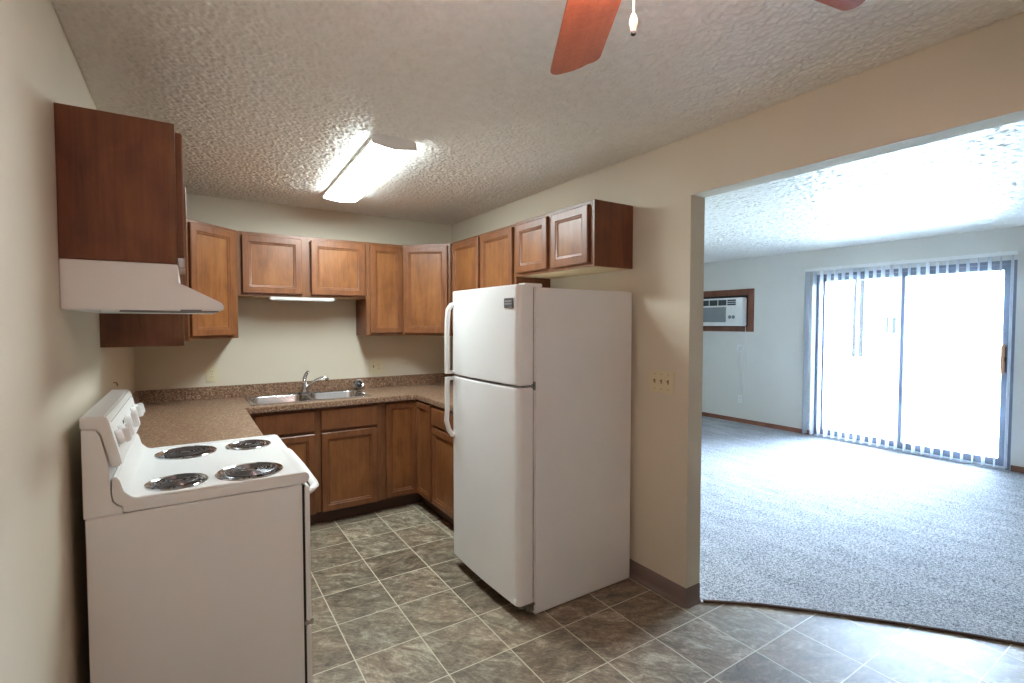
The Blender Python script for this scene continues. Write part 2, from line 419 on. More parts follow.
# vertical blind, vanes turned edge on
vb = thing('vertical_blind', 'white vertical blind with its vanes turned open across the glass door', 'blind', (XE, oy, 2.19))
y0b, y1b = L(-2.965), L(-0.965)
b = new(); box(b, -0.085, -0.045, y0b, y1b, -0.035, 0.0, 0.004); obj('head_rail', b, white_plastic, vb)
for yy in (y0b + .15, 0, y1b - .15):
    b = new(); box(b, -0.07, 0.0, yy - 0.012, yy + 0.012, -0.002, 0.004, 0.001); box(b, -0.006, 0, yy - 0.012, yy + 0.012, -0.03, 0.02, 0.001)
    obj('mounting_bracket', b, white_plastic, vb)
NV = 24
vane = None
for i in range(NV):
    yy = y1b - 0.03 - i * (y1b - y0b - 0.07) / (NV - 1)
    if vane is None:
        b = new(); n = 6; v1 = []; v2 = []
        for k in range(n + 1):
            q = -0.0445 + 0.089 * k / n; c = 0.004 * (1 - (q / 0.0445) ** 2)
            v1.append((q, c)); v2.append((q, c + 0.0012))
        prism(b, v1 + v2[::-1], 2, -2.155, -0.04)
        vane = o = obj('vane', b, vane_m, vb)
    else:
        o = vane.copy(); C.objects.link(o)
    o.location = (-0.065, yy, 0); o.rotation_euler = (0, 0, math.radians(random.uniform(-5, 5)))
for i, yy in enumerate((y1b - 0.012, y1b - 0.022)):
    o = vane.copy(); C.objects.link(o); o.location = (-0.065, yy, 0); o.rotation_euler = (0, 0, math.radians(8 + 6 * i))

# ------------------------------------------------------------------ outdoors
struct('ground', B(XE + 0.12, 90, -60, 60, -0.25, -0.12), lawn_m, smooth=False)
struct('trim_2', B(XE + 0.12, XE + 2.6, -4.2, 0.4, -0.14, -0.04, 0.01), concrete)['label'] = 'concrete patio slab outside the glass door'
hs = thing('apartment_house', 'long pale house with small dark windows far beyond the lawn', 'building', (46, 8, -0.12))
b = new(); box(b, 0, 9, -24, 24, 0, 5.2); obj('wall', b, siding_m, hs)
b = new(); prism(b, [(-0.7, 5.1), (4.5, 7.6), (9.7, 5.1)], 1, -24.6, 24.6); obj('roof', b, roof_m, hs)
for yy in (-19, -12, -6, 4.2, 9.2, 15, 20):
    f = obj('window', B(-0.06, 0.0, yy - 0.42, yy + 0.42, 0.7, 2.2, 0.01), siding_m, hs)
    obj('pane', B(-0.09, -0.05, yy - 0.34, yy + 0.34, 0.8, 2.1), far_glass, f)
def tree(x, y, h, label, seed):
    rnd = random.Random(seed); t = thing('bare_tree', label, 'tree', (x, y, -0.12))
    b = new(); tube(b, [(0, 0, 0), (0.03, 0.02, 0.4), (0.0, 0.05, h * .25), (0.08, 0, h * .42)], [0.34, 0.26, 0.22, 0.19], 12); obj('trunk', b, bark, t)
    b = new()
    def br(p, d, l, r, lev):
        q = [p]; dd = d.copy()
        for k in range(4):
            dd = (dd + Vector((rnd.uniform(-.18, .18), rnd.uniform(-.18, .18), rnd.uniform(-.02, .14)))).normalized(); q.append(q[-1] + dd * l / 4)
        tube(b, q, [r, r * .85, r * .7, r * .55, r * .4], 6)
        if lev < 4:
            for k in range(4):
                s_ = q[rnd.choice((2, 3, 4))]; nd = (dd + Vector((rnd.uniform(-.9, .9), rnd.uniform(-.9, .9), rnd.uniform(-.2, .6)))).normalized()
                br(s_, nd, l * .68, r * .5, lev + 1)
    for k in range(6):
        a = k * 1.05 + rnd.uniform(-.2, .2); br(Vector((0.05, 0, h * (.33 + .02 * k))), Vector((math.cos(a) * .8, math.sin(a) * .8, .8)).normalized(), h * .27, 0.17, 1)
    obj('branches', b, bark, t)
tree(27.0, 6.6, 10.5, 'bare tree with a thick grey trunk on the lawn behind the left glass pane', 3)
tree(33.0, 0.5, 6.5, 'smaller bare tree nearer the far house behind the right glass pane', 9)

# ------------------------------------------------------------------ cabinets
def door_bm(x0, x1, z0, z1, th=0.02, stile=0.048, flat=False):
    """front toward -Y, back at y=0"""
    b = new()
    def ring(i, y): return [b.verts.new(p) for p in ((x0 + i, y, z0 + i), (x1 - i, y, z0 + i), (x1 - i, y, z1 - i), (x0 + i, y, z1 - i))]
    rs = [ring(0, 0), ring(0, -th + 0.004), ring(0.004, -th)]
    if not flat:
        rs += [ring(stile - 0.004, -th), ring(stile - 0.001, -th + 0.004), ring(stile + 0.010, -th + 0.007), ring(stile + 0.013, -th + 0.012)]
    else: rs += [ring(0.012, -th - 0.0005)]
    for a, c in zip(rs, rs[1:]):
        for k in range(4): b.faces.new((a[k], a[(k + 1) % 4], c[(k + 1) % 4], c[k]))
    b.faces.new(rs[0][::-1]); pf = b.faces.new(rs[-1]); pf.material_index = 0 if flat else 1; bmesh.ops.recalc_face_normals(b, faces=b.faces)
    return b
def stiles(b, w, z0, z1, d, xs, rails):
    t = 0.019
    for x0, x1 in xs: box(b, x0, x1, -d, -d + t, z0, z1, 0.0012, 1)
    for r0, r1 in rails: box(b, 0.002, w - 0.002, -d + 0.0006, -d + t, r0, r1, 0.001, 1)
def cabinet(name, label, loc, rz, w, d, h, doors, drawers=(), stl=(), rails=(), toe=False, cat='cabinet', mside=side_w):
    """local: back on y=0, front -Y, x 0..w, z 0..h"""
    t = thing(name, label, cat, loc, rz)
    b = new(); z0 = 0.0
    if toe:
        box(b, 0.001, w - 0.001, -d + 0.065, -0.002, 0, 0.11); z0 = 0.1
        obj('toe_kick', B(0.0005, w - 0.0005, -d + 0.055, -d + 0.067, 0.0, 0.105), toe_w, t)
    box(b, 0, w, -d + 0.017, -0.001, z0, h, 0.001, 1); obj('body', b, mside, t)
    if not toe: obj('bottom_panel', B(0.012, w - 0.012, -d + 0.02, -0.01, -0.0015, 0.004), under_w, t)
    b = new(); stiles(b, w, z0, h, d, stl, rails); obj('face_frame', b, frame_w, t)
    for x0, x1, a, c in doors:
        obj('door', door_bm(x0, x1, a, c), [stile_w, door_w], t, (0, -d - 0.001, 0))
    for x0, x1, a, c in drawers:
        obj('drawer', door_bm(x0, x1, a, c, flat=True), stile_w, t, (0, -d - 0.001, 0))
    return t
UD = 0.305      # face frame plane of the upper cabinets
# over the range (left wall)
Z0, Z1 = 1.68, 2.135
def two(w, h, s=0.038, mid=0.045, rb=0.036):
    return [(0, s), (w / 2 - mid / 2, w / 2 + mid / 2), (w - s, w)], [(0, rb), (h - rb, h)]
h = Z1 - Z0; w = 0.762
xs, rl = two(w, h)
g = 0.022
cabinet('wall_cabinet', 'short reddish brown two-door cabinet on the left wall above the white hood', (0, -2.41, Z0), PI / 2, w, UD - 0.01, h,
        [(0.02, w / 2 - 0.015, g, h - g), (w / 2 + 0.015, w - 0.02, g, h - g)], stl=xs, rails=rl)
# tall one on the left wall
w = 0.98; Zl = 1.38; h = Z1 - Zl + 0.005; xs, rl = two(w, h)
cabinet('wall_cabinet', 'dark-ended cabinet on the left wall, its lower end showing below the hood', (0, -1.625, Zl), PI / 2, w, UD, h,
        [(0.02, w / 2 - 0.015, g, h - g), (w / 2 + 0.015, w - 0.02, g, h - g)], stl=xs, rails=rl)
# diagonal corner cabinets
def corner(label, loc, s, z0, z1, ky=1):
    """corner at local origin; left: walls along +x and -y. s=-1 mirrors x"""
    t = thing('corner_wall_cabinet', label, 'cabinet', (loc[0], loc[1], z0)); h = z1 - z0; D = 0.612 if s > 0 else 0.608; E = UD
    pts = [(0.001 * s, -0.001), (D * s, -0.001), (D * s, -E), (E * s, -D), (0.001 * s, -D)]
    b = new(); prism(b, pts, 2, 0, h); obj('body', b, side_w, t)
    q = 0.012; b = new(); prism(b, [(q * s, -q), ((D - q) * s, -q), ((D - q) * s, -E + 0.004), ((E - 0.004) * s, -D + q), (q * s, -D + q)], 2, -0.0015, 0.004); obj('bottom_panel', b, under_w, t)
    L_ = (D - E) * math.sqrt(2)
    P0 = Vector((E * s, -D, 0)) if s > 0 else Vector((-D, -E, 0)); ang = PI / 4 if s > 0 else -PI / 4
    M = Matrix.Translation(P0) @ Matrix.Rotation(ang, 4, 'Z')
    b = new(); stiles(b, L_, 0, h, 0.019, [(0, 0.036), (L_ - 0.036, L_)], [(0, 0.036), (h - 0.036, h)]); b.transform(M); obj('face_frame', b, frame_w, t)
    b = door_bm(0.020, L_ - (0.044 if s > 0 else 0.024), 0.02, h - 0.022); b.transform(Matrix.Translation((0, -0.0195, 0))); b.transform(M); obj('door', b, [stile_w, door_w], t)
    return t
corner('tall angled cabinet in the corner left of the sink, behind the hood', (0, 0), 1, Zl, 2.145)
corner('tall angled cabinet in the corner behind the top of the white fridge', (XR, 0), -1, Zl, 2.145)
# above the sink
w = 0.937; h = 0.46; xs, rl = two(w, h, mid=0.06)
cabinet('wall_cabinet', 'short wide two-door cabinet above the sink with a slim lamp under it', (0.6135, 0, 1.685), 0, w, UD, h,
        [(0.043, 0.445, 0.018, h - 0.025), (0.512, w - 0.012, 0.018, h - 0.025)], stl=xs, rails=rl)
w = 0.317; h = 2.145 - Zl
cabinet('wall_cabinet', 'narrow single-door cabinet between the short sink cabinet and the angled corner one', (1.5515, 0, Zl), 0, w, UD, h,
        [(0.028, w - 0.014, 0.022, h - 0.022)], stl=[(0, 0.034), (w - 0.034, w)], rails=[(0, .036), (h - .036, h)])
# right wall
w = 0.9565; h = 2.155 - Zl; xs, rl = two(w, h)
cabinet('wall_cabinet', 'tall two-door cabinet on the right wall, its lower half hidden by the fridge', (XR, -0.6105, Zl), -PI / 2, w, 0.292, h,
        [(0.012, w / 2 - 0.02, 0.022, h - 0.022), (w / 2 + 0.018, w - 0.025, 0.022, h - 0.022)], stl=xs, rails=rl)
w = 0.775; h = 2.157 - 1.797; xs, rl = two(w, h)
cabinet('wall_cabinet', 'short two-door cabinet on the right wall above the white fridge', (XR, -1.570, 1.797), -PI / 2, w, 0.296, h,
        [(0.03, w / 2 - 0.02, 0.02, h - 0.024), (w / 2 + 0.022, w - 0.035, 0.02, h - 0.024)], stl=xs, rails=rl)
# slim lamp under the sink cabinet
t = thing('under_cabinet_lamp', 'slim white lamp strip under the cabinet above the sink', 'lamp', (0.84, -0.27, 1.6835))
obj('lamp_body', B(0, 0.46, -0.03, 0.03, -0.024, 0, 0.003), white_plastic, t)
obj('lens', B(0.01, 0.45, -0.024, 0.024, -0.028, -0.0235, 0.001), white_enamel, t)

# base cabinets
BD, BH = 0.59, 0.872
w = 1.62 - 0.93
cabinet('base_cabinet', 'brown base cabinet on the left wall hidden behind the stove', (0, -1.62, 0), PI / 2, w, BD, BH,
        [(0.02, w - 0.02, 0.12, 0.68)], [(0.02, w - 0.02, 0.70, 0.855)], stl=[(0, .036), (w - .036, w)], rails=[(.1, .13), (.675, .705), (.85, BH)], toe=True)
t = thing('base_corner_cabinet', 'blind base cabinet filling the corner left of the sink cabinet', 'cabinet', (0, 0, 0))
b = new(); prism(b, [(0.001, -0.001), (0.655, -0.001), (0.655, -BD), (BD, -BD), (BD, -0.928), (0.001, -0.928)], 2, 0.1, BH); obj('body', b, frame_w, t)
b = new(); prism(b, [(0.001, -0.001), (0.655, -0.001), (0.655, -BD + .055), (BD - .055, -BD + .055), (BD - .055, -0.928), (0.001, -0.928)], 2, 0, 0.1); obj('toe_kick', b, toe_w, t)
w = 0.914
sb_ = cabinet('base_cabinet', 'wide sink base cabinet with two doors below two false drawer fronts', (0.657, 0, 0), 0, w, BD, BH,
        [(0.035, 0.421, 0.10, 0.682), (0.464, 0.876, 0.10, 0.682)], [(0.035, 0.421, 0.703, 0.852), (0.464, 0.876, 0.703, 0.852)],
        stl=[(0, .04), (.41, .475), (w - .045, w)], rails=[(.1, .13), (.672, .71), (.845, BH)], toe=True)
cut(next(c for c in sb_.children if c.name.startswith('body')), [B(0.018, w - 0.018, -BD + 0.03, -0.02, 0.118, 1.0)])
t = thing('base_corner_cabinet', 'corner base cabinet with a folding door in the inner corner beside the fridge', 'cabinet', (XR, 0, 0))
x0 = 1.5715 - XR; xf = -0.610
b = new(); prism(b, [(-0.001, -0.001), (x0, -0.001), (x0, -BD), (xf, -BD), (xf, -0.903), (-0.001, -0.903)], 2, 0.1, BH); obj('body', b, frame_w, t)
b = new(); prism(b, [(-0.001, -0.001), (x0, -0.001), (x0, -BD + .055), (xf + .055, -BD + .055), (xf + .055, -0.903), (-0.001, -0.903)], 2, 0, 0.1); obj('toe_kick', b, toe_w, t)
b = door_bm(x0 + 0.034, xf - 0.006, 0.115, 0.856, stile=0.042); obj('door', b, [stile_w, door_w], t, (0, -BD - 0.001, 0))
b = door_bm(0.022, 0.295, 0.115, 0.856, stile=0.042); b.transform(Matrix.Translation((xf - 0.001, -BD, 0)) @ Matrix.Rotation(-PI / 2, 4, 'Z')); obj('door', b, [stile_w, door_w], t)
w = 0.62
cabinet('base_cabinet', 'base cabinet with a drawer over a door beside the fridge', (XR, -0.905, 0), -PI / 2, w, 0.61, BH,
        [(0.014, w - 0.02, 0.115, 0.700)], [(0.014, w - 0.02, 0.718, 0.846)], stl=[(0, .03), (w - .036, w)], rails=[(.1, .13), (.69, .725), (.842, BH)], toe=True)

# ------------------------------------------------------------------ countertop, sink, faucet
CT = 0.914; CF = 0.635
ct = thing('countertop', 'brown speckled laminate countertop wrapping around three walls', 'countertop', (0, 0, BH))
xr_ = XR - CF
pts = [(0.001, -0.001), (XR - 0.001, -0.001), (XR - 0.001, -1.545), (xr_, -1.545), (xr_, -CF), (CF, -CF), (CF, -1.638), (0.001, -1.638)]
b = new(); prism(b, pts, 2, 0.002, CT - BH, 0.004, 2)
top = obj('worktop', b, counter_m, ct)
SX0, SX1, SY0, SY1 = 0.672, 1.518, -0.545, -0.092
cut(top, [B(SX0 + 0.02, SX1 - 0.02, SY0 + 0.02, SY1 - 0.02, -0.02, 0.08)])
b = new(); z1 = CT - BH + 0.093
box(b, 0.001, 0.021, -1.60, -0.0215, CT - BH, z1, 0.003); box(b, 0.001, XR - 0.001, -0.021, -0.001, CT - BH, z1, 0.003)
box(b, XR - 0.021, XR - 0.001, -1.545, -0.0215, CT - BH, z1, 0.003)
obj('backsplash', b, counter_m, ct)

sk = thing('kitchen_sink', 'stainless double-bowl sink set in the counter', 'sink', (SX0, SY0, CT))
SW, SD_ = SX1 - SX0, SY1 - SY0
def rrect(x0, x1, y0, y1, r, n=5):
    out = []
    for cx, cy_, a0 in ((x1 - r, y1 - r, 0), (x0 + r, y1 - r, 90), (x0 + r, y0 + r, 180), (x1 - r, y0 + r, 270)):
        for k in range(n + 1):
            a = math.radians(a0 + 90 * k / n); out.append((cx + r * math.cos(a), cy_ + r * math.sin(a)))
    return out
b = new()
prism(b, rrect(0, SW, 0, SD_, 0.03), 2, 0.0005, 0.007, 0.0025, 2)
rim = obj('rim', b, steel, sk)
bowls = [(0.028, SW / 2 - 0.011), (SW / 2 + 0.011, SW - 0.028)]
def bowlcut(x0, x1):
    q = new(); prism(q, rrect(x0, x1, 0.027, SD_ - 0.070, 0.07), 2, -0.05, 0.05); return q
cut(rim, [bowlcut(*bb) for bb in bowls])
for x0, x1 in bowls:
    q = new(); rings = []
    for ins, z, r in ((0, 0.0065, .06), (0.003, 0.0, .06), (0.010, -0.10, .06), (0.025, -0.140, .06), (0.06, -0.155, .05), (0.13, -0.158, .03)):
        rings.append([q.verts.new((x, y, z)) for x, y in rrect(x0 + ins, x1 - ins, 0.027 + ins, SD_ - 0.070 - ins, r + .01)])
    for a, c in zip(rings, rings[1:]):
        n = len(a)
        for k in range(n): q.faces.new((a[k], a[(k + 1) % n], c[(k + 1) % n], c[k]))
    q.faces.new(rings[-1]); bmesh.ops.recalc_face_normals(q, faces=q.faces); bmesh.ops.reverse_faces(q, faces=q.faces)
    o = obj('bowl', q, steel, sk)
    q = new(); lathe(q, [(0.0005, -0.155), (0.03, -0.155), (0.042, -0.156), (0.045, -0.1585)], 24, Matrix.Translation(((x0 + x1) / 2, SD_ / 2 - 0.02, 0))); obj('drain', q, chrome, o)
obj('hole_cover', lathe(new(), [(0.017, 0.006), (0.017, 0.009), (0.012, 0.012), (0.002, 0.012)], 20, Matrix.Translation((0.53, SD_ - 0.035, 0))), chrome, sk)

fx, fy = 1.098, -0.130
fc = thing('kitchen_faucet', 'chrome single-lever faucet with its spout swung right behind the sink', 'faucet', (fx, fy, CT + 0.0084))
b = new(); prism(b, rrect(-0.12, 0.12, -0.024, 0.024, 0.023), 2, 0, 0.010, 0.003, 2); obj('deck_plate', b, chrome, fc)
b = new(); lathe(b, [(0.024, 0.0105), (0.022, 0.03), (0.019, 0.07), (0.020, 0.085), (0.018, 0.10), (0.012, 0.112), (0.002, 0.114)], 24); obj('faucet_body', b, chrome, fc)
b = new(); tube(b, [(0.015, -0.004, 0.045), (0.05, -0.014, 0.078), (0.088, -0.026, 0.107), (0.122, -0.036, 0.122), (0.150, -0.044, 0.124), (0.162, -0.047, 0.116)], [0.012, 0.011, 0.0105, 0.010, 0.010, 0.010], 12)
lathe(b, [(0.013, -0.022), (0.014, -0.018), (0.014, 0.004), (0.010, 0.006)], 16, Matrix.Translation((0.163, -0.0475, 0.115))); obj('spout', b, chrome, fc)
b = new(); tube(b, [(0, 0, 0.108), (0.004, 0.0, 0.13), (0.014, -0.004, 0.155), (0.032, -0.008, 0.178)], [0.012, 0.010, 0.009, 0.007], 12, flat=1.5); obj('lever', b, chrome, fc)
ss = thing('sink_strainer', 'round chrome basket strainer leaning on the backsplash right of the sink', 'sink strainer', (1.545, -0.075, CT + 0.0008))
M = Matrix.Translation((0, 0.006, 0.0440)) @ Matrix.Rotation(math.radians(68), 4, 'X')
b = new(); lathe(b, [(0.028, -0.022), (0.031, -0.012), (0.032, 0.004), (0.044, 0.008), (0.043, 0.011), (0.030, 0.008), (0.026, -0.010), (0.004, -0.014)], 28, M); obj('basket', b, chrome, ss)
b = new(); lathe(b, [(0.022, -0.0135), (0.026, -0.005), (0.033, 0.0095), (0.025, 0.012), (0.002, 0.013)], 20, M); obj('rubber_stopper', b, black_m, ss)
b = new(); lathe(b, [(0.004, 0.010), (0.004, 0.020), (0.009, 0.022), (0.009, 0.027), (0.002, 0.028)], 16, M); obj('lift_knob', b, chrome, ss)

# ------------------------------------------------------------------ electric range
st = thing('electric_range', 'white free-standing electric stove with four coil burners', 'stove', (0.0, -2.41, 0))
W = 0.757
b = new(); box(b, 0.042, 0.668, 0.0, W, 0.03, 0.879, 0.003); obj('oven_body', b, white_enamel, st)
for x in (0.09, 0.60):
    for y in (0.06, W - 0.06): obj('levelling_foot', lathe(new(), [(0.018, 0.0), (0.018, 0.012), (0.008, 0.014), (0.008, 0.034)], 12, Matrix.Translation((x, y, 0))), black_m, st)
obj('front_gap', B(0.667, 0.678, 0.008, W - 0.008, 0.07, 0.872), black_m, st)
b = new(); prism(b, [(0.136, 0.8825), (0.676, 0.8825), (0.692, 0.892), (0.695, 0.908), (0.688, 0.922), (0.676, 0.9255), (0.662, 0.921), (0.650, 0.9195), (0.20, 0.9195), (0.160, 0.928), (0.138, 0.950), (0.128, 0.99), (0.120, 1.002), (0.110, 1.0), (0.108, 0.955), (0.112, 0.925), (0.124, 0.909), (0.136, 0.9045)][::-1], 1, -0.002, W + 0.002, 0.003, 2)
ctp = obj('cooktop', b, white_enamel, st)
burn = [(0.276, 0.137, 0.080), (0.508, 0.142, 0.099), (0.303, 0.600, 0.099), (0.545, 0.608, 0.078)]
cut(ctp, [lathe(new(), [(r + 0.010, 0.90), (r + 0.010, 0.96)], 40, Matrix.Translation((x, y, 0))) for x, y, r in burn])
for y in (0.004, W - 0.004):
    b = new(); tube(b, [(0.18, y, 0.9215), (0.4, y, 0.9215), (0.675, y, 0.9215)], 0.0055, 8)
    obj('raised_edge', b, white_enamel, ctp)
for x, y, r in burn:
    M = Matrix.Translation((x, y, 0))
    b = new(); lathe(b, [(r + 0.017, 0.9200), (r + 0.016, 0.9235), (r + 0.014, 0.9250), (r + 0.008, 0.9225), (r - 0.004, 0.906), (r - 0.03, 0.9015), (0.02, 0.9012)], 44, M, cap=False)
    dp = obj('drip_pan', b, chrome, st)
    b = new(); turns = 4.2 if r > 0.09 else 3.3; pts = []
    for k in range(int(turns * 26) + 1):
        a = 2 * PI * k / 26; rr = 0.022 + (r - 0.028) * k / (turns * 26); pts.append((x + rr * math.cos(a), y + rr * math.sin(a), 0.9265))
    a = math.radians(160) if r > .09 else math.radians(200)
    tube(b, pts, 0.0048, 8, flat=0.8)
    el = obj('coil_element', b, coil_m, dp)
    b = new()
    for k in range(3):
        a = 2 * PI * k / 3 + 0.4; box(b, 0.0, r + 0.004, -0.0015, 0.0015, 0.910, 0.9222, 0, mat=M @ Matrix.Rotation(a, 4, 'Z'))
    lathe(b, [(0.014, 0.9155), (0.014, 0.927), (0.003, 0.928)], 16, M); obj('support_bracket', b, steel, el)
b = new(); prism(b, [(0.038, 0.8805), (0.135, 0.8805), (0.134, 0.900), (0.122, 0.906), (0.109, 0.922), (0.105, 0.95), (0.105, 1.0), (0.101, 1.045), (0.083, 1.135), (0.072, 1.154), (0.038, 1.157)], 1, 0.0, W, 0.0015, 1); obj('backguard', b, white_enamel, st)
b = new(); prism(b, [(0.036, 1.159), (0.074, 1.156), (0.087, 1.137), (0.105, 1.046), (0.110, 1.030), (0.136, 1.036), (0.134, 1.052), (0.104, 1.185), (0.097, 1.195), (0.036, 1.198)], 1, -0.003, W + 0.003, 0.004, 2)
cp = obj('control_console', b, white_enamel, st)
# controls on the sloping face
n = Vector((0.1345 - 0, 0, 0)); A0 = Vector((0.1045, 0, 1.183)); A1 = Vector((0.1335, 0, 1.056)); dwn = (A1 - A0).normalized(); nor = Vector((-dwn.z, 0, dwn.x)); nor = nor if nor.x > 0 else -nor
def face(y, s): return A0 + (A1 - A0) * s + Vector((0, y, 0))
def fm(y, s): # x=down, y=along, z=normal
    M = Matrix((dwn, Vector((0, 1, 0)), nor)).transposed().to_4x4(); M.translation = face(y, s) + nor * 0.0003; return M
for y, big in ((0.075, 0), (0.165, 0), (0.38, 1), (0.60, 0), (0.69, 0)):
    M = fm(y, 0.55); r = 0.030 if big else 0.025
    b = new(); lathe(b, [(r, 0), (r, 0.004), (r - 0.004, 0.012), (r - 0.007, 0.016), (0.002, 0.017)], 28, M)
    box(b, -r + 0.002, r - 0.002, -0.0075, 0.0075, 0.012, 0.034, 0.004, 2, mat=M @ Matrix.Rotation(random.choice((0, 0, .0)), 4, 'Z')); kn = obj('knob', b, white_plastic, cp)
for y in (0.075, 0.165, 0.60, 0.69): obj('dial_marking', box(new(), -0.026, 0.026, -0.036, -0.0325, 0, 0.0006, mat=fm(y, 0.55)), black_m, cp)
obj('dial_marking', box(new(), -0.018, 0.018, -0.05, -0.045, 0, 0.0006, mat=fm(0.38, 0.5)), black_m, cp)
obj('indicator_window', box(new(), -0.016, -0.004, 0.27 - .38, 0.30 - .38, 0, 0.0008, mat=fm(0.38, 0.5)), black_m, cp)
b = new(); box(b, -0.040, -0.0385, -0.34, 0.33, 0, 0.0006, mat=fm(0.38, 0.4)); obj('pinstripe', b, grey_gasket, cp)
b = new(); box(b, 0.677, 0.696, 0.002, W - 0.002, 0.345, 0.870, 0.006, 3); od = obj('oven_door', b, white_enamel, st)
obj('oven_window', B(0.6955, 0.6975, 0.16, W - 0.16, 0.48, 0.72, 0.0008), black_m, od)
b = new(); pts = [(0.693, 0.03, 0.840), (0.708, 0.034, 0.846), (0.724, 0.055, 0.850), (0.728, 0.10, 0.851), (0.732, W / 2, 0.851), (0.728, W - 0.10, 0.851), (0.724, W - 0.055, 0.850), (0.708, W - 0.034, 0.846), (0.693, W - 0.03, 0.840)]
tube(b, pts, 0.016, 12, flat=0.7); obj('door_handle', b, white_plastic, od)
b = new(); box(b, 0.677, 0.696, 0.002, W - 0.002, 0.07, 0.330, 0.006, 3); dw = obj('storage_drawer', b, white_enamel, st)
obj('door_hinge', B(0.672, 0.704, 0.004, 0.016, 0.332, 0.352, 0.003), steel, st)

# ------------------------------------------------------------------ range hood
hd = thing('range_hood', 'white sloping range hood under the short cabinet above the stove', 'range hood', (0, -2.41, 1.679))
b = new(); prism(b, [(0.001, -0.001), (0.296, -0.001), (0.296, -0.062), (0.312, -0.068), (0.415, -0.122), (0.424, -0.130), (0.427, -0.146), (0.418, -0.152), (0.001, -0.152)][::-1], 1, 0, 0.762, 0.003, 2)
ho = obj('canopy', b, white_enamel, hd); cut(ho, [B(0.012, 0.405, 0.012, 0.75, -0.20, -0.085)])
b = new(); box(b, 0.10, 0.34, 0.12, 0.46, -0.098, -0.086, 0.003); 
for k in range(14): box(b, 0.11 + k * 0.016, 0.114 + k * 0.016, 0.125, 0.455, -0.101, -0.097)
obj('filter', b, steel, hd)
obj('lamp_lens', B(0.10, 0.34, 0.52, 0.66, -0.105, -0.086, 0.006), white_plastic, hd)
b = new(); box(b, 0.30, 0.36, -0.0015, 0.001, -0.156, -0.149, 0.0005); tube(b, [(0.14, 0.01, -0.155), (0.30, 0.01, -0.157), (0.41, 0.01, -0.154)], 0.004, 6); obj('bottom_lip', b, grey_gasket, hd)

# ------------------------------------------------------------------ refrigerator
FY0, FY1 = -2.378, -1.652
fr = thing('refrigerator', 'white top-freezer refrigerator standing against the right wall beside the opening', 'refrigerator', (1.764, FY0, 0))
FW = FY1 - FY0
b = new(); box(b, 0.0, 0.680, 0.0, FW, 0.008, 1.663, 0.006, 2); cab_ = obj('cabinet_shell', b, fridge_m, fr)
for x in (0.05, 0.62):
    for y in (0.06, FW - 0.06): obj('roller', lathe(new(), [(0.022, 0), (0.022, 0.012)], 12, Matrix.Translation((x, y, 0))), black_m, fr)
obj('door_gasket', B(-0.012, 0.001, 0.012, FW - 0.012, 0.09, 1.655, 0.002), grey_gasket, fr)
def fdoor(z0, z1, name):
    xo, xi, r, n = -0.104, -0.012, 0.030, 6
    pts = [(xi, 0.0), (xi, FW)]; bow = 0.010
    out = []
    for k in range(n + 1):
        a = PI / 2 + (PI / 2) * k / n; out.append((xo + r + r * math.cos(a) , FW - r + r * math.sin(a)))
    for k in range(1, 16):
        s = k / 16; y = FW - r - (FW - 2 * r) * s; out.append((xo - bow * math.sin(PI * s), y))
    for k in range(n + 1):
        a = PI + (PI / 2) * k / n; out.append((xo + r + r * math.cos(a), r + r * math.sin(a)))
    b = new(); prism(b, pts + out, 2, z0, z1); 
    es = [e for e in b.edges if abs(e.verts[0].co.z - e.verts[1].co.z) < 1e-5]
    bmesh.ops.bevel(b, geom=es, offset=0.005, segments=2, affect='EDGES', clamp_overlap=True)
    return obj(name, b, fridge_m, fr)
ZS = 1.172
d1 = fdoor(ZS + 0.006, 1.674, 'freezer_door'); d2 = fdoor(0.074, ZS - 0.006, 'fridge_door')
def bar(pts, par):
    b = new(); tube(b, pts, 0.0125, 12, flat=1.25); return obj('door_handle', b, white_plastic, par)
hy = FW - 0.028; hx = -0.104
bar([(hx + 0.012, hy, 1.595), (hx - 0.012, hy, 1.592), (hx - 0.033, hy, 1.566), (hx - 0.040, hy, 1.50), (hx - 0.043, hy, 1.40), (hx - 0.043, hy, 1.28), (hx - 0.042, hy, ZS + 0.012)], d1)
bar([(hx - 0.042, hy, ZS - 0.010), (hx - 0.043, hy, 1.08), (hx - 0.043, hy, 0.97), (hx - 0.048, hy, 0.90), (hx - 0.033, hy, 0.845), (hx - 0.012, hy, 0.815), (hx + 0.012, hy, 0.806)], d2)
for zz, par in ((ZS + 0.02, d1), (ZS - 0.018, d2)):
    b = new(); box(b, hx - 0.043, hx + 0.012, hy - 0.012, hy + 0.012, zz - 0.009, zz + 0.009, 0.003); obj('handle_mount', b, white_plastic, par)
b = new(); box(b, -0.001, 0.003, 0.105, 0.185, -0.024, 0.024, 0.0015, mat=Matrix.Translation((hx - 0.0055, -0.070, 1.585)))
bd = obj('badge', b, badge_m, d1)
b = new()
for row, segs in ((0.009, 7), (-0.004, 7)):
    for k in range(segs): box(b, -0.0016, -0.0005, 0.115 + k * 0.0088, 0.1215 + k * 0.0088, row - 0.0035, row + 0.0035, mat=Matrix.Translation((hx - 0.0055, -0.070, 1.585)))
obj('badge_lettering', b, badge_txt, bd)
b = new(); box(b, -0.055, 0.055, 0.012, 0.075, 1.6635, 1.683, 0.004); obj('top_hinge_cover', b, white_plastic, fr)
b = new(); box(b, -0.070, 0.004, 0.004, 0.05, ZS - 0.0055, ZS + 0.0055, 0.001); box(b, -0.004, 0.004, -0.0025, 0.02, ZS - 0.02, ZS + 0.022, 0.001); obj('middle_hinge', b, steel, fr)
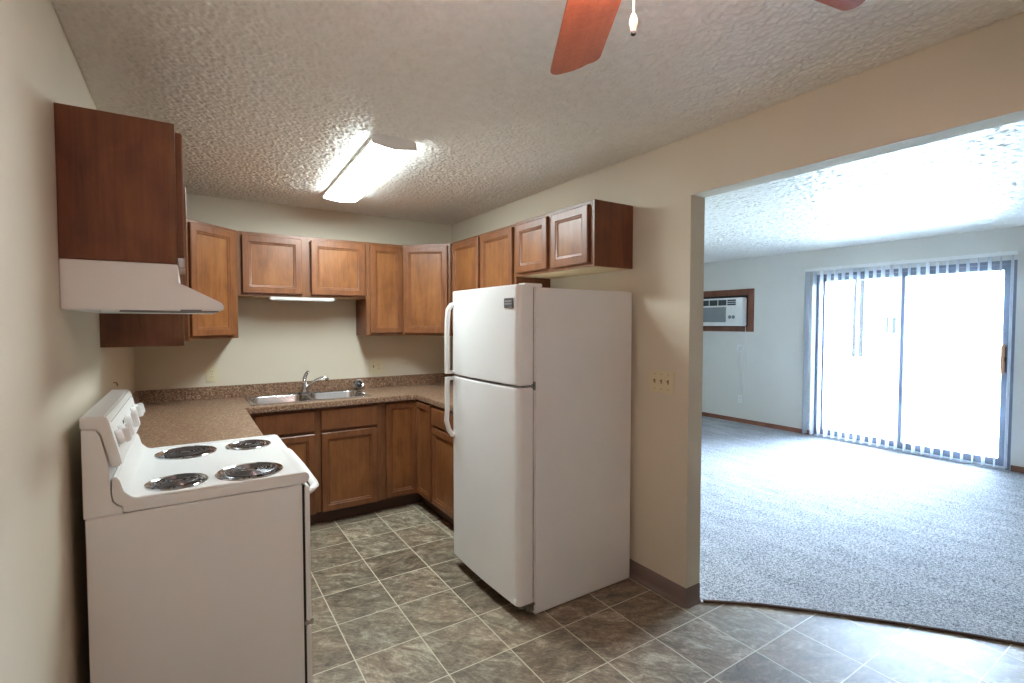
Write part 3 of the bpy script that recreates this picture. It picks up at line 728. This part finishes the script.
b = new(); box(b, -0.075, 0.02, 0.004, 0.05, 0.056, 0.072, 0.002); box(b, -0.03, 0.0, 0.004, 0.04, 0.03, 0.063, 0.002); obj('bottom_hinge', b, steel, fr)
b = new(); box(b, -0.028, 0.0, 0.05, FW - 0.03, 0.018, 0.075, 0.003)
for k in range(5): box(b, -0.031, -0.027, 0.06, FW - 0.04, 0.024 + k * .01, 0.028 + k * .01)
obj('toe_grille', b, black_m, fr)

# ------------------------------------------------------------------ ceiling lamp
Lc = (1.250, -1.255); ang = math.atan2(-0.050, 1.31)
cl = thing('fluorescent_ceiling_lamp', 'long lit fluorescent lamp with a white wraparound cover on the kitchen ceiling', 'ceiling lamp', (Lc[0], Lc[1], H), ang)
hl = 0.652
b = new(); prism(b, [(-0.085, -0.0015), (-0.110, -0.022), (-0.1125, -0.045), (0.1125, -0.045), (0.110, -0.022), (0.085, -0.0015)], 1, -hl + 0.01, hl - 0.01, 0.001); obj('lamp_tray', b, white_enamel, cl)
b = new(); prism(b, [(-0.1125, -0.0445), (-0.1125, -0.054), (-0.060, -0.062), (0.0, -0.067), (0.060, -0.062), (0.1125, -0.054), (0.1125, -0.0445)], 1, -hl + 0.012, hl - 0.012); obj('diffuser', b, diffuser_m, cl)
for s in (-1, 1):
    b = new(); prism(b, [(-0.080, -0.0015), (-0.097, -0.015), (-0.115, -0.021), (-0.117, -0.055), (0.0, -0.071), (0.117, -0.055), (0.115, -0.021), (0.097, -0.015), (0.080, -0.0015)], 1, s * hl, s * (hl - 0.013), 0.001, 1); obj('end_cap', b, white_enamel, cl)

# ------------------------------------------------------------------ ceiling fan
FC = (0.945, -3.79)
fn = thing('ceiling_fan', 'cherry-bladed ceiling fan with a lit lamp and pull chain above the camera end', 'ceiling fan', (FC[0], FC[1], H))
ZB = -0.235
b = new(); lathe(b, [(0.002, -0.0015), (0.065, -0.0015), (0.068, -0.02), (0.04, -0.055), (0.014, -0.06), (0.013, -0.12)], 28); lathe(b, [(0.013, -0.10), (0.06, -0.115), (0.095, -0.135), (0.10, -0.19), (0.085, -0.225), (0.05, -0.235), (0.002, -0.236)], 32); obj('motor_housing', b, brass, fn)
def blade_bm():
    b = new(); out = []
    R0, R1 = 0.17, 0.605; w0, w1 = 0.064, 0.069; r = 0.035
    out += [(R0, w0), (R0 - 0.012, w0 * .5), (R0 - 0.012, -w0 * .5), (R0, -w0)]
    for k in range(7):
        a = -PI / 2 + (PI / 2) * k / 6; out.append((R1 - 0.028 - 0.03 + 0.03 * math.cos(a), -w1 + 0.03 + 0.03 * math.sin(a)))
    out += [(R1 - 0.014, -0.02), (R1 - 0.006, 0.0), (R1 - 0.002, 0.018)]
    for k in range(7):
        a = (PI / 2) * k / 6; out.append((R1 - 0.028 + 0.028 * math.cos(a), w1 - 0.028 + 0.028 * math.sin(a)))
    prism(b, out, 2, -0.003, 0.003, 0.001, 1)
    return b
for k in range(5):
    az = math.radians(59 - 72 * k); droop = math.radians(2.5 if k == 1 else 0)
    M = Matrix.Rotation(az, 4, 'Z') @ Matrix.Translation((0, 0, ZB)) @ Matrix.Rotation(droop, 4, 'Y') @ Matrix.Rotation(math.radians(-12), 4, 'X')
    o = obj('blade', blade_bm(), blade_w, fn); o.matrix_local = M
    b = new(); prism(b, [(0.07, -0.012), (0.13, -0.012), (0.20, -0.035), (0.235, -0.02), (0.235, 0.02), (0.20, 0.035), (0.13, 0.012), (0.07, 0.012)], 2, 0.0035, 0.009, 0.001, 1)
    i = obj('blade_iron', b, brass, fn); i.matrix_local = M
b = new(); lathe(b, [(0.045, -0.236), (0.05, -0.255), (0.056, -0.262), (0.05, -0.266)], 32, cap=False); obj('lamp_fitter', b, brass, fn)
b = new(); lathe(b, [(0.048, -0.264), (0.085, -0.271), (0.112, -0.287), (0.122, -0.308), (0.114, -0.330), (0.09, -0.350), (0.05, -0.363), (0.002, -0.366)], 36); obj('lamp_bowl', b, bulb_m, fn)
b = new(); px, py = 0.024, 0.012; zt = -0.366
for k in range(13):
    q = new(); bmesh.ops.create_icosphere(q, subdivisions=1, radius=0.0022); merge(b, q, Matrix.Translation((px, py, zt - 0.003 - k * 0.0044)))
tube(b, [(px, py, zt + 0.01), (px, py, zt - 0.06)], 0.0009, 6)
ch = obj('pull_chain', b, almond, fn)
b = new(); lathe(b, [(0.002, -0.060), (0.0035, -0.062), (0.0066, -0.070), (0.0072, -0.077), (0.0045, -0.086), (0.0042, -0.090)], 16, Matrix.Translation((px, py, zt))); obj('pull_knob', b, almond, ch)
b = new(); lathe(b, [(0.0042, -0.090), (0.0044, -0.095), (0.002, -0.097)], 16, Matrix.Translation((px, py, zt))); obj('pull_tip', b, black_m, ch)

# ------------------------------------------------------------------ wall plates
def plate_local(w, h, kind, n=1):
    """plate on local XZ plane facing -Y, centred"""
    return w, h
def wallplate(name, label, cat, loc, rz, w, h, kinds, m=almond):
    t = thing(name, label, cat, loc, rz)
    obj('plate', B(-w / 2, w / 2, -0.006, -0.0005, -h / 2, h / 2, 0.002), m, t)
    n = len(kinds)
    for i, k in enumerate(kinds):
        cx = (i - (n - 1) / 2) * 0.046
        if k == 't':
            b = new(); box(b, cx - 0.005, cx + 0.005, -0.0072, -0.0055, -0.012, 0.012, 0.0008); box(b, cx - 0.0035, cx + 0.0035, -0.017, -0.006, 0.000, 0.009, 0.0015, mat=None); obj('toggle', b, almond_dark, t)
        elif k == 'o':
            for zz in (0.02, -0.02):
                b = new(); prism(b, rrect(cx - 0.017, cx + 0.017, zz - 0.014, zz + 0.014, 0.008), 1, -0.008, -0.0055, 0.0006, 1); s_ = obj('socket', b, m, t)
                b = new(); box(b, cx - 0.008, cx - 0.006, -0.0084, -0.0078, zz - 0.004, zz + 0.005); box(b, cx + 0.006, cx + 0.008, -0.0084, -0.0078, zz - 0.004, zz + 0.005); obj('slots', b, black_m, s_)
        b = new()
        for zz in (0.040, -0.040) if k == 't' else (0.0,): lathe(b, [(0.003, 0.0), (0.003, 0.001), (0.001, 0.0016)], 10, Matrix.Translation((cx, -0.006, zz)) @ Matrix.Rotation(PI / 2, 4, 'X'))
        obj('screw', b, almond_dark, t)
    return t
wallplate('light_switch', 'almond three-gang switch plate on the wall between fridge and opening', 'light switch', (XR, -2.566, 1.168), -PI / 2, 0.168, 0.118, 'ttt')
wallplate('wall_outlet', 'almond outlet on the back wall left of the sink', 'outlet', (0.465, 0, 1.10), 0, 0.072, 0.118, 'o')
wallplate('wall_outlet', 'two-gang switch and outlet plate on the back wall right of the sink', 'outlet', (1.722, 0, 1.10), 0, 0.118, 0.118, 'to')
wallplate('wall_outlet', 'low white outlet on the living room wall beneath the air conditioner', 'outlet', (XE, -0.03, 0.36), -PI / 2, 0.072, 0.118, 'o', white_plastic)
wallplate('wall_outlet', 'upper white outlet holding the air conditioner plug', 'outlet', (XE, -0.005, 1.11), -PI / 2, 0.072, 0.118, 'o', white_plastic)

# ------------------------------------------------------------------ air conditioner in the wall
ac = thing('air_conditioner', 'white room air conditioner in a brown wooden frame on the living room wall', 'air conditioner', (XE, 0.0, 1.36))
b = new(); y0, y1 = -0.222, 0.70
box(b, -0.022, -0.0005, y0, y0 + 0.085, 0.0, 0.625, 0.003); box(b, -0.022, -0.0005, y1 - 0.085, y1, 0.0, 0.625, 0.003)
box(b, -0.021, -0.0005, y0 + .084, y1 - .084, 0.0, 0.075, 0.003); box(b, -0.021, -0.0005, y0 + .084, y1 - .084, 0.535, 0.625, 0.003)
obj('wooden_frame', b, ac_wood, ac)
obj('sleeve_gap', B(-0.008, -0.0005, y0 + .08, y1 - .08, 0.07, 0.54), black_m, ac)
b = new(); box(b, -0.14, -0.009, -0.118, 0.60, 0.082, 0.498, 0.012, 3); ab = obj('housing', b, white_plastic, ac)
b = new(); box(b, -0.1425, -0.139, -0.03, 0.57, 0.388, 0.472, 0.003)
obj('air_outlet', b, ac_dark, ab)
b = new()
for k in range(5):
    yy = -0.03 + 0.60 * k / 4; box(b, -0.146, -0.1415, yy - 0.005, yy + 0.005, 0.388, 0.472, 0.001)
for k in range(1, 3): box(b, -0.145, -0.1415, -0.03, 0.12, 0.388 + k * .028 - .003, 0.388 + k * .028 + .003)
obj('louver', b, white_plastic, ab)
b = new(); box(b, -0.1425, -0.139, 0.135, 0.57, 0.14, 0.365, 0.002)
for k in range(13): box(b, -0.1445, -0.142, 0.14, 0.565, 0.152 + k * 0.0165, 0.157 + k * 0.0165)
obj('intake_grille', b, ac_grille, ab)
for yy in (0.015, 0.075):
    b = new(); lathe(b, [(0.026, 0), (0.025, 0.006), (0.018, 0.010), (0.002, 0.011)], 20, Matrix.Translation((-0.1395, yy, 0.215)) @ Matrix.Rotation(-PI / 2, 4, 'Y')); obj('knob', b, ac_grille, ab)
cdp = [(-0.034, -0.1125, 1.440), (-0.034, -0.114, 1.36), (-0.010, -0.105, 1.30), (-0.008, -0.10, 1.0), (-0.008, -0.085, 0.75), (-0.008, -0.09, 0.55), (-0.008, -0.082, 0.44), (-0.008, -0.06, 0.41), (-0.008, -0.045, 0.45), (-0.008, -0.03, 0.65), (-0.010, -0.012, 0.90), (-0.022, -0.006, 1.04), (-0.024, -0.005, 1.085)]
b = new()
def cr(P, n=6):
    P = [Vector(p) for p in P]; P = [P[0]] + P + [P[-1]]; out = []
    for i in range(1, len(P) - 2):
        for k in range(n):
            t = k / n; out.append(0.5 * ((2 * P[i]) + (-P[i - 1] + P[i + 1]) * t + (2 * P[i - 1] - 5 * P[i] + 4 * P[i + 1] - P[i + 2]) * t * t + (-P[i - 1] + 3 * P[i] - 3 * P[i + 1] + P[i + 2]) * t ** 3))
    return out + [P[-2]]
pc = thing('power_cord', 'grey-white cord hanging in a loop below the air conditioner to its outlet', 'cord', (XE, 0, 0))
tube(b, cr(cdp), 0.0042, 8); obj('cable', b, white_plastic, pc)
b = new(); box(b, -0.045, -0.0085, -0.032, 0.022, 1.075, 1.125, 0.010, 3); obj('plug', b, white_plastic, pc)
# small hook left in the left wall above the counter
t = thing('wall_hook', 'tiny dark hook in the left wall above the counter', 'hook', (0, -1.217, 1.182))
b = new(); tube(b, [(-0.004, 0, 0.004), (0.014, 0, 0.006), (0.018, 0, -0.004), (0.017, 0, -0.012)], 0.0028, 8); obj('hook_wire', b, brass, t)
